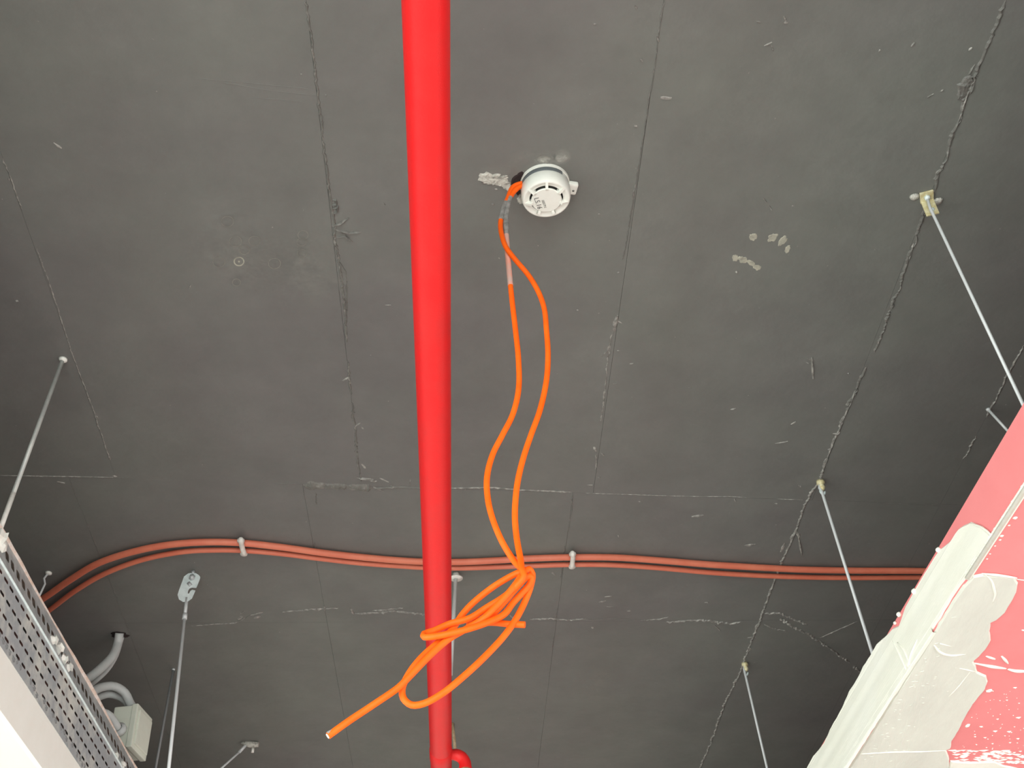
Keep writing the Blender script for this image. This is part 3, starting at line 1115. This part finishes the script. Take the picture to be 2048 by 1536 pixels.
# hanger rods at the pipe
def rod(name, a, b, r, matn, label, cat, group=None, washer=True):
    root = empty(name, a)
    tag(root, label, cat, group)
    m = MB()
    m.tube([a, b], r, 12)
    m.build('rod', M[matn], root)
    if washer:
        m = MB()
        m.tube([a + Vector((0, 0, .0)), a + Vector((0, 0, -.014))], r * 1.7, 6)
        m.build('nut', M['clip'], root)
        m = MB()
        m.lathe([(0, -.0), (r * 3.2, -.0), (r * 3.2, .004), (0, .004)], a + Vector((0, 0, -.016)), Vector((.1, .05, -1)), 20)
        m.build('washer', M['clip'], root)
    return root


a = onZ(912, 1146)
yb = a.y
b = onY(898, 1400, yb + .02)
b = a + (b - a) * ((a.z - (ZP + RP * .75)) / (a.z - b.z))
rod('hanger_rod', a, b, .0062, 'conduit', 'pale grey threaded rod with nut beside the red pipe', 'rod')
a = onZ(905, 1447)
b = onY(910, 1496, a.y)
rod('hanger_rod', a, b, .006, 'brass_thread', 'short dull beige rod above the red pipe elbow', 'rod', washer=False)

# ------------------------------------------------------------------ smoke detector
D0 = onZ(1089.5, 366)
RD = 49.5 * depth(D0) / F
root = empty('smoke_detector', D0)
tag(root, 'round white smoke detector with handwritten mark, fixed to the black ceiling', 'smoke detector')
det = root
HD = RD * 1.16
m = MB()
m.lathe([(0, 0), (RD, 0), (RD, HD * .13), (RD * .965, HD * .135), (RD * .965, HD * .30)], D0, seg=64)
base = m.build('base', M['detector'], det, auto=.5)
m = MB()
lug = D0 + Vector((RD * .98, RD * .13, 0))
lm = Matrix.Translation(lug) @ Matrix.Rotation(.18, 4, 'Z')
m.bevbox((-.012, -.0135, -.013), (.017, .0135, 0), .004, lm)
m.build('mounting_lug', M['detector'], base)
m = MB()
m.lathe([(0, .0), (.0026, 0), (.0022, .0012), (0, .0012)], lm @ Vector((.009, .002, -.0128)), seg=12)
m.build('screw_hole', M['ridge'], base)
# grey band round the near side (toward the viewer = -Y)
m = MB()
m.lathe([(RD * .972, HD * .14), (RD * .983, HD * .15), (RD * .983, HD * .33), (RD * .972, HD * .34)], D0, seg=48,
        a0=math.radians(49), a1=math.radians(168))
m.build('grey_band', M['label_grey'], det)
m = MB()
m.lathe([(RD * .965, HD * .135), (RD * .974, HD * .15), (RD * .974, HD * .33), (RD * .99, HD * .345), (RD * .99, HD * .70), (RD * .97, HD * .78), (RD * .94, HD * .855), (RD * .91, HD * .875),
         (RD * .86, HD * .875), (RD * .80, HD * .845), (RD * .72, HD * .82), (RD * .675, HD * .82), (RD * .67, HD * .70), (RD * .58, HD * .68)], D0, seg=64)
m.build('body', M['detector'], det, auto=.9)
m = MB()
m.lathe([(RD * .668, HD * .79), (RD * .66, HD * .72), (RD * .57, HD * .72), (RD * .57, HD * .90)], D0, seg=64)
m.build('vent_slot', M['detector_slot'], det)
m = MB()
m.lathe([(RD * .57, HD * .84), (RD * .61, HD * .88), (RD * .61, HD * .90), (RD * .58, HD * .925), (RD * .3, HD * .935), (0, HD * .94)], D0, seg=64)
m.build('cover_disc', M['detector'], det, auto=.7)
for k in range(7):
    an = math.radians(268 + k * 360 / 7)
    r0, r1 = RD * .52, RD * .93
    if k in (3, 4):
        r0, r1 = RD * .60, RD * .88
    e = Vector((math.cos(an), math.sin(an), 0))
    s = Vector((-e.y, e.x, 0)) * .0026
    m = MB()
    prof = [(r0, HD * .925), (r0 + .006, HD * .985), (r1 - .012, HD * .965), (r1, HD * .86), (r1, HD * .6), (r0, HD * .6)]
    vs = [D0 + e * r + Vector((0, 0, -z)) - s for r, z in prof] + [D0 + e * r + Vector((0, 0, -z)) + s for r, z in prof]
    n = len(prof)
    m.add(vs, [tuple(range(n)), tuple(range(2 * n - 1, n - 1, -1))] + [(i, (i + 1) % n, n + (i + 1) % n, n + i) for i in range(n)])
    m.build('fin', M['detector'], det)


def text_mesh(name, txt, size, origin, ang, matn, parent, shear=0):
    cu = bpy.data.curves.new(name, 'FONT')
    cu.body = txt
    cu.size = size
    cu.shear = shear
    cu.offset = size * -.012
    cu.extrude = .0001
    to = bpy.data.objects.new(name + '_src', cu)
    C.objects.link(to)
    dg = bpy.context.evaluated_depsgraph_get()
    me = bpy.data.meshes.new_from_object(to.evaluated_get(dg))
    bpy.data.objects.remove(to)
    t = Vector((math.cos(ang), math.sin(ang), 0))
    n = Vector((0, 0, -1))
    u = n.cross(t)
    Mx = Matrix(((t.x, u.x, n.x, origin.x), (t.y, u.y, n.y, origin.y), (t.z, u.z, n.z, origin.z), (0, 0, 0, 1)))
    me.transform(Mx)
    me.materials.clear()
    me.materials.append(M[matn])
    o = bpy.data.objects.new(name, me)
    C.objects.link(o)
    adopt(o, parent)
    return o


zt = D0.z - HD * .94 - .0004
text_mesh('handwritten_mark', 'LS.16', .0145, onZ(1067.5, 396.5, zt), math.radians(72), 'ink', det, .05)
text_mesh('stamped_number', '0007N', .0075, onZ(1083, 401, zt), math.radians(72), 'ink_faint', det)

# ------------------------------------------------------------------ hanging orange cables
YD = D0.y - .01


def cab(pts, y0=YD, amp=0.0):
    """(px, py, metres toward the viewer)"""
    return [onY(p[0], p[1], y0 - (p[2] if len(p) > 2 else 0)) for p in pts]


RC = .0049
Lpts = [(1050, 368), (1036, 376), (1026, 386), (1018, 402), (1013, 425), (1012, 455), (1014, 490), (1018, 540), (1024, 600), (1031, 660), (1037, 720), (1037, 780), (1025, 830),
        (1005, 870), (985, 910), (974, 955), (976, 1000), (986, 1040), (1005, 1085), (1028, 1122), (1046, 1143, .012),
        # first loop, long lower bight
        (1035, 1146, .004), (992, 1170, -.004), (946, 1206, -.012), (924, 1230, -.014), (905, 1258, -.012), (880, 1282, -.004), (848, 1310, .0), (824, 1338, .0), (809, 1364, -.003), (804, 1381, -.006), (807, 1397, -.006),
        (823, 1410, -.004), (848, 1407, 0), (886, 1386, .004), (927, 1353, .004), (968, 1315, .002), (1009, 1271, -.006), (1032, 1238, -.008), (1050, 1203, -.01), (1062, 1170, -.006),
        (1065, 1148, .0), (1058, 1138, .006), (1047, 1146, .012), (1030, 1170, .014), (1000, 1205, .012), (965, 1238, .008), (932, 1258, .004), (898, 1278, .006), (861, 1310, .008), (820, 1352, .008), (798, 1374, .006), (749, 1408, .002),
        (695, 1444, 0), (656, 1472, 0)]
Rpts = [(1050, 366), (1038, 368), (1026, 374), (1015, 398), (1005, 425), (1001, 448), (1004, 472, .006), (1013, 496, .010), (1032, 521, .006), (1055, 548), (1075, 580), (1088, 615), (1093, 660), (1096, 710), (1093, 760),
        (1080, 820), (1062, 870), (1047, 915), (1036, 960), (1031, 1000), (1030, 1040), (1034, 1080), (1041, 1118, .010), (1044, 1140, .020),
        (1048, 1152, .022), (1038, 1166, .018), (1010, 1192, .004), (972, 1216, 0), (940, 1236, -.002), (898, 1248, -.004), (866, 1262, -.002), (848, 1268, .002), (849, 1274, .008),
        (868, 1273, .014), (900, 1267, .016), (940, 1257, .014), (980, 1243, .008), (1009, 1228, .002), (1026, 1206, -.002), (1046, 1184, -.002), (1060, 1167, .002), (1063, 1154, .008), (1055, 1153, .010),
        (1036, 1172, .004), (1012, 1200, .003), (990, 1224, .0), (966, 1240, -.008), (945, 1244, -.016), (938, 1248, -.022), (950, 1247, -.026), (986, 1245, -.022), (1016, 1248, -.014), (1050, 1249.5, -.008)]


def lens_cable(name, pts, label, grey_rng, fade_rng, grey_tip):
    root = empty(name, onZ(1050, 368))
    tag(root, label, 'cable')
    P = spline(cab(pts), .005)
    m = MB()
    m.tube(P, RC, 14)
    body = m.build('sheath', M['cable'], root, auto=1.2)
    # painted-over and faded stretches are thin skins on the sheath
    def near(px, py):
        q = onY(px, py, YD)
        return min(range(min(len(P), 330)), key=lambda i: (P[i] - q).length)
    for rng, mt, nm in grey_rng:
        i0, i1 = near(*rng[0]), near(*rng[1])
        m = MB()
        m.tube(P[i0:i1 + 1], RC + .0003, 14)
        m.build(nm, M[mt], root, auto=1.2)
    if grey_tip:
        m = MB()
        e = P[-1]
        d = (P[-1] - P[-6]).normalized()
        m.tube([P[-4] + d * .001, e + d * .0012], RC * .72, 12)
        m.build('cut_end', M['clip'], root)
        m = MB()
        up = Vector((0, -.3, .55))
        n = 9
        m.tube([P[-n + i] + up * (.0035 * (i / n)) for i in range(n)], [RC * (.25 + .65 * i / n) for i in range(n)], 12)
        m.build('peeled_sleeve', M['cable_grey'], root)
    return root


lens_cable('alarm_cable', Lpts, 'orange cable from smoke detector ending in the long cut tail at lower left',
           [(((1021, 395), (1012, 470)), 'cable_grey', 'overpainted_stretch'), (((1012, 470), (1021, 570)), 'cable_faded', 'faded_stretch')], None, True)
lens_cable('alarm_cable', Rpts, 'orange cable from smoke detector bowing right, with short stub end at right',
           [(((1012, 404), (1002, 440)), 'cable_grey', 'overpainted_stretch')], None, False)

# ------------------------------------------------------------------ two salmon cables clipped to the ceiling
zc = ZC - .012


def ceiling_cable(pts, r, label):
    P = spline([onZ(x, y, ZC - r - .003) for x, y in pts], .02)
    m = MB()
    m.tube(P, r, 14)
    o = m.build('ceiling_cable', M['cable_ceiling'], None)
    return tag(o, label, 'cable', 'pair of cables clipped across the ceiling')


ceiling_cable([(-120, 1330), (-20, 1262), (88, 1196), (140, 1160), (200, 1125), (280, 1100), (350, 1088), (420, 1084), (485, 1086), (560, 1094), (640, 1105), (720, 1114), (800, 1121), (850, 1123.5), (920, 1124), (990, 1121),
               (1060, 1117), (1145, 1114.5), (1230, 1115), (1320, 1121), (1420, 1129), (1520, 1135), (1600, 1139), (1700, 1141), (1850, 1142), (2000, 1146), (2150, 1160)], .0098,
              'upper and thicker of two salmon orange cables clipped across the ceiling')
ceiling_cable([(-90, 1345), (10, 1285), (102, 1218), (150, 1182), (210, 1147), (290, 1118), (370, 1103), (430, 1100), (488, 1101), (560, 1107), (640, 1117), (720, 1126), (800, 1132), (850, 1135), (920, 1136), (990, 1134),
               (1060, 1131.5), (1145, 1129), (1230, 1130), (1320, 1136), (1420, 1145), (1520, 1151), (1600, 1154), (1700, 1155.5), (1850, 1155), (2000, 1158), (2150, 1170)], .0078,
              'lower and thinner of two salmon orange cables clipped across the ceiling')


def clip(pts, label):
    zz = ZC - .026
    root = empty('cable_clip', onZ(*pts[len(pts) // 2]))
    tag(root, label, 'cable clip', 'white clips on the ceiling cables')
    P = [onZ(pts[0][0], pts[0][1] + 1, ZC)] + [onZ(x, y, zz) for x, y in pts] + [onZ(pts[-1][0], pts[-1][1] - 1, ZC)]
    m = MB()
    m.tube(spline(P, .004), .0075, 10)
    m.build('strap', M['clip'], root)
    for x, y in (pts[0], pts[-1]):
        m = MB()
        m.lathe([(0, 0), (.011, 0), (.010, .006), (0, .009)], onZ(x, y, ZC - .016), Vector((0, 0, -1)), 12)
        m.build('nail_head', M['clip'], root)


clip([(482, 1080), (483, 1088), (485, 1097), (488, 1106)], 'white clip holding the cable pair left of the red pipe')
clip([(1145, 1107), (1146, 1115), (1145, 1123), (1144, 1132)], 'white clip holding the cable pair right of the red pipe')


# ------------------------------------------------------------------ suspension wires and rods
def hanger(name, p0, p1, r, wm, label, bracket, kink=None, group=None, over=.25):
    a = onZ(*p0)
    zlow = None
    b = onY(p1[0], p1[1], a.y)
    b = b + (b - a) * over
    root = empty(name, a)
    tag(root, label, 'hanger wire', group)
    pts = [a + Vector((0, 0, -.002))]
    if kink:
        pts += [onY(kx, ky, a.y) for kx, ky in kink]
    pts.append(b)
    m = MB()
    m.tube(pts, r, 10)
    m.build('wire', M[wm], root)
    bracket(root, a)
    return root


def brass_angle(root, a):
    m = MB()
    ang = Matrix.Translation(a) @ Matrix.Rotation(-.35, 4, 'Z')
    m.bevbox((-.014, -.016, -.004), (.014, .014, 0), .001, ang)
    m.bevbox((-.013, .008, -.046), (.013, .012, -.002), .001, ang)
    br = m.build('angle_bracket', M['brass'], root)
    m = MB()
    m.lathe([(0, 0), (.007, 0), (.006, .006), (0, .007)], ang @ Vector((0, -.002, -.004)), Vector((0, 0, -1)), 6)
    m.lathe([(0, 0), (.005, 0), (.004, .004), (0, .005)], ang @ Vector((.002, .008, -.034)), Vector((0, -1, 0)), 6)
    m.build('screw', M['galv_pale'], br)
    for dx, dy in ((-.026, .0), (.028, .012)):
        m = MB()
        m.lathe([(0, 0), (.011, 0), (.008, .004), (0, .006)], a + Vector((dx, dy, 0)), Vector((.1, .2, -1)), 9)
        m.build('mortar_lump', M['bare'], root)


def eye_screw(root, a):
    m = MB()
    m.lathe([(0, 0), (.011, 0), (.012, .008), (.007, .014), (.009, .022), (.005, .03), (0, .032)], a, Vector((.05, 0, -1)), 10)
    e = m.build('anchor', M['brass'], root)
    m = MB()
    m.tube(spline([a + Vector((.004, 0, -.026)), a + Vector((-.007, 0, -.034)), a + Vector((.0, 0, -.046)), a + Vector((.006, 0, -.036))], .003), .003, 8)
    m.build('hook', M['galv_pale'], e)


def no_bracket(root, a):
    m = MB()
    m.lathe([(0, 0), (.006, 0), (.005, .005), (0, .006)], a, Vector((0, 0, -1)), 10)
    m.build('anchor', M['wire'], root)


hanger('hanger_wire', (1853, 393), (2045, 805), .0032, 'wire', 'long straight steel wire from yellow brass bracket at upper right', brass_angle,
       [(1861, 418), (1867, 430)])
hanger('hanger_wire', (1640, 962), (1745, 1305), .0042, 'wire', 'steel wire crossing the ceiling cables down to the pink edge', eye_screw, [(1639, 976), (1644, 984)])
hanger('hanger_wire', (1489, 1326), (1535, 1536), .0042, 'wire', 'steel wire hanging at bottom, nearest below the cracked seam', eye_screw, [(1488, 1338)])
hanger('hanger_wire', (1976, 818), (2016, 862), .0036, 'wire', 'short visible steel wire just above the pink edge, far right', no_bracket)


def nail_head(root, a):
    m = MB()
    m.lathe([(0, 0), (.010, 0), (.009, .005), (.004, .008), (0, .008)], a, Vector((.3, 0, -1)), 12)
    m.build('anchor', M['clip'], root)


# left rod, lower end sleeved in bright steel
a = onZ(126, 718)
b = onY(-1, 1062, a.y)
root = empty('hanger_rod', a)
tag(root, 'grey steel rod slanting down from ceiling to perforated metal strip at left', 'rod')
m = MB()
m.tube([a, a.lerp(b, .84)], .0048, 12)
m.build('rod', M['wire_rod'], root)
m = MB()
m.tube([a.lerp(b, .80), b + (b - a) * .1], .0052, 12)
m.build('bright_end', M['clip'], root)
nail_head(root, a)


# slotted zinc plate with wire
a = onZ(384, 1142)
root = empty('slotted_hanger_plate', a)
tag(root, 'shiny C-slotted zinc hanger plate bolted up, with straight wire below it', 'hanger')
PL = [(397, 1149.5), (392, 1146.5), (385, 1145.2), (376, 1147), (368, 1153), (364, 1164), (358, 1180), (355, 1190), (358, 1199), (366, 1204), (376, 1203), (384, 1197), (388, 1188), (391, 1181),
      (384.5, 1179.5), (381, 1181.5), (378, 1187), (375.5, 1187), (376, 1182), (379, 1177), (384, 1175.5), (392.5, 1176), (396, 1168), (399.5, 1159), (400.5, 1155), (399.5, 1152)]
ya = a.y
front = [onY(x, y, ya - .004) for x, y in PL]
back = [onY(x, y, ya) for x, y in PL]
for k, lst in ((0, front), (1, back)):
    pass
n = len(PL)
m = MB()
tris = tessellate_polygon([front])
m.add(front + back, [tuple(t) for t in tris] + [tuple(n + i for i in reversed(t)) for t in tris] + [(i, (i + 1) % n, n + (i + 1) % n, n + i) for i in range(n)])
m.build('plate', M['galv_pale'], root)
m = MB()
bc_ = onY(384, 1155, ya - .006)
m.lathe([(0, -.006), (.009, -.006), (.009, .004), (.005, .008), (0, .009)], bc_, Vector((0, -.6, -.8)), 6)
m.build('bolt', M['galv'], root)
m = MB()
w0 = onY(377, 1166, ya - .003)
m.tube([w0, onY(382, 1172, ya - .003)], .006, 8)
m.build('bolt_shank', M['galv'], root)
m = MB()
w1, w2 = onY(373.5, 1196, ya), onY(337, 1540, ya)
m.tube([w1, w1.lerp(w2, .12)], .0052, 10)
m.tube([w1.lerp(w2, .1), w1.lerp(w2, .135)], .0072, 10)
m.tube([w1.lerp(w2, .13), w2 + (w2 - w1) * .3], .0048, 10)
m.build('wire', M['wire'], root)
m = MB()
top = onY(386, 1146, ya)
m.tube([Vector((top.x, ya, top.z - .004)), Vector((top.x, ya, ZC))], .006, 8)
m.build('stud', M['galv'], root)

hanger('hanger_wire', (347, 1338), (311, 1536), .0045, 'wire_dark', 'dull dark wire just behind the zinc plate wire', no_bracket)
hanger('hanger_wire', (97, 1145), (80, 1186), .003, 'wire', 'short thin bent wire beside the perforated metal strip', nail_head, [(88, 1157), (90, 1168)], over=.6)

# winged anchor near the bottom edge
a = onZ(496, 1484)
root = empty('winged_anchor', a)
tag(root, 'small pale winged ceiling anchor with wire at bottom left of the red pipe', 'anchor')
m = MB()
m.tube([onY(483, 1485, a.y), onY(500, 1489, a.y), onY(517, 1489, a.y)], [.006, .012, .0095], 10)
m.build('body', M['bare'], root)
m = MB()
m.tube([onY(506, 1496, a.y), onY(505, 1505, a.y)], .0055, 8)
m.build('wing', M['clip'], root)
m = MB()
m.tube([onY(498, 1480, a.y), onY(500, 1476, a.y)], .0065, 8)
m.build('wing', M['clip'], root)
m = MB()
m.tube([a, onY(500, 1488, a.y)], .006, 8)
m.build('stem', M['bare'], root)
m = MB()
m.tube([onY(492, 1490, a.y), onY(478, 1505, a.y)], .006, 8)
m.tube([onY(478, 1505, a.y), onY(441, 1538, a.y), onY(380, 1592, a.y)], .004, 8)
m.build('wire', M['wire'], root)

# ------------------------------------------------------------------ junction box and conduits
root = empty('junction_box', onY(262, 1460, 3.42))
tag(root, 'pale grey-green plastic junction box behind the perforated metal strip', 'junction box')
# body seen on two faces: near face to the left, lid to the right
bo = onZ(268, 1410, 3.12)
ux = (onZ(229, 1414, 3.12) - bo)
ux.z = 0
wbox = ux.length
ux.normalize()
uy = Vector((-ux.y, ux.x, 0))
if uy.y < 0:
    uy = -uy
hz = (bo - onY(266, 1494, bo.y)).length
zb0 = onY(262, 1492, bo.y).z
Mb = Matrix(((ux.x, uy.x, 0, bo.x), (ux.y, uy.y, 0, bo.y), (0, 0, 1, bo.z), (0, 0, 0, 1)))
H = bo.z - zb0
m = MB()
m.bevbox((.004, 0, -H), (wbox, .11, 0), .004, Mb)
m.build('body', M['boxplastic'], root)
m = MB()
m.bevbox((-.014, -.003, -H - .003), (.004, .113, .003), .003, Mb)
lid = m.build('lid', M['boxplastic'], root)
m = MB()
m.bevbox((-.020, .008, -H + .01), (-.013, .103, -.012), .003, Mb)
m.build('lid_panel', M['boxplastic'], lid)


def conduit(pts, r, label, yofs=0.0):
    P = spline(pts, .012)
    m = MB()
    m.tube(P, r, 16)
    rt = m.build('flexible_conduit', M['conduit'])
    tag(rt, label, 'conduit', 'grey conduits around the junction box')
    return rt


yb_ = bo.y
yk = onZ(238, 1270).y
conduit([onZ(239, 1266), onY(236, 1285, yk), onY(225, 1312, yk - .02), onY(200, 1338, yk - .05), onY(165, 1366, yk - .1), onY(120, 1405, yk - .18)], .0135,
        'upper grey conduit coming out of the ceiling hole', 0)
conduit([onZ(243, 1274, ZC - .01), onY(232, 1310, yk + .03), onY(215, 1338, yk + .02), onY(178, 1372, yk - .05), onY(150, 1395, yk - .12)], .0085,
        'thinner grey conduit just under the ceiling-hole conduit')
topc = Mb @ Vector((wbox * .30, .05, 0))
conduit([topc + Vector((0, 0, .002)), onY(258, 1402, topc.y), onY(250, 1386, topc.y - .01), onY(230, 1373, topc.y - .03), onY(205, 1374, topc.y - .06), onY(182, 1386, topc.y - .1), onY(150, 1410, topc.y - .16)], .0130,
        'grey conduit arching into the top of the junction box')
conduit([topc + Vector((-.0, .035, .0)), onY(248, 1400, topc.y + .03), onY(235, 1393, topc.y + .02), onY(218, 1389, topc.y), onY(190, 1398, topc.y - .04), onY(160, 1415, topc.y - .1)], .0105,
        'second grey conduit tucked inside the arch above the box')
fc = onY(240, 1462, bo.y - .002)
conduit([onY(242, 1464, bo.y + .002), onY(232, 1450, bo.y - .02), onY(220, 1432, bo.y - .04), onY(204, 1424, bo.y - .06), onY(170, 1424, bo.y - .1)], .0115,
        'grey conduit entering the near face of the junction box')
m = MB()
m.lathe([(.012, -.004), (.021, -.002), (.021, .010), (.013, .014)], onY(240, 1461, bo.y - .002), Vector((-.3, -1, .25)), 16)
m.build('cable_gland', M['conduit'], root)
m = MB()
m.lathe([(.012, -.004), (.020, -.002), (.018, .016), (.013, .022)], topc, Vector((0, 0, 1)), 16)
m.build('cable_gland', M['conduit'], root)
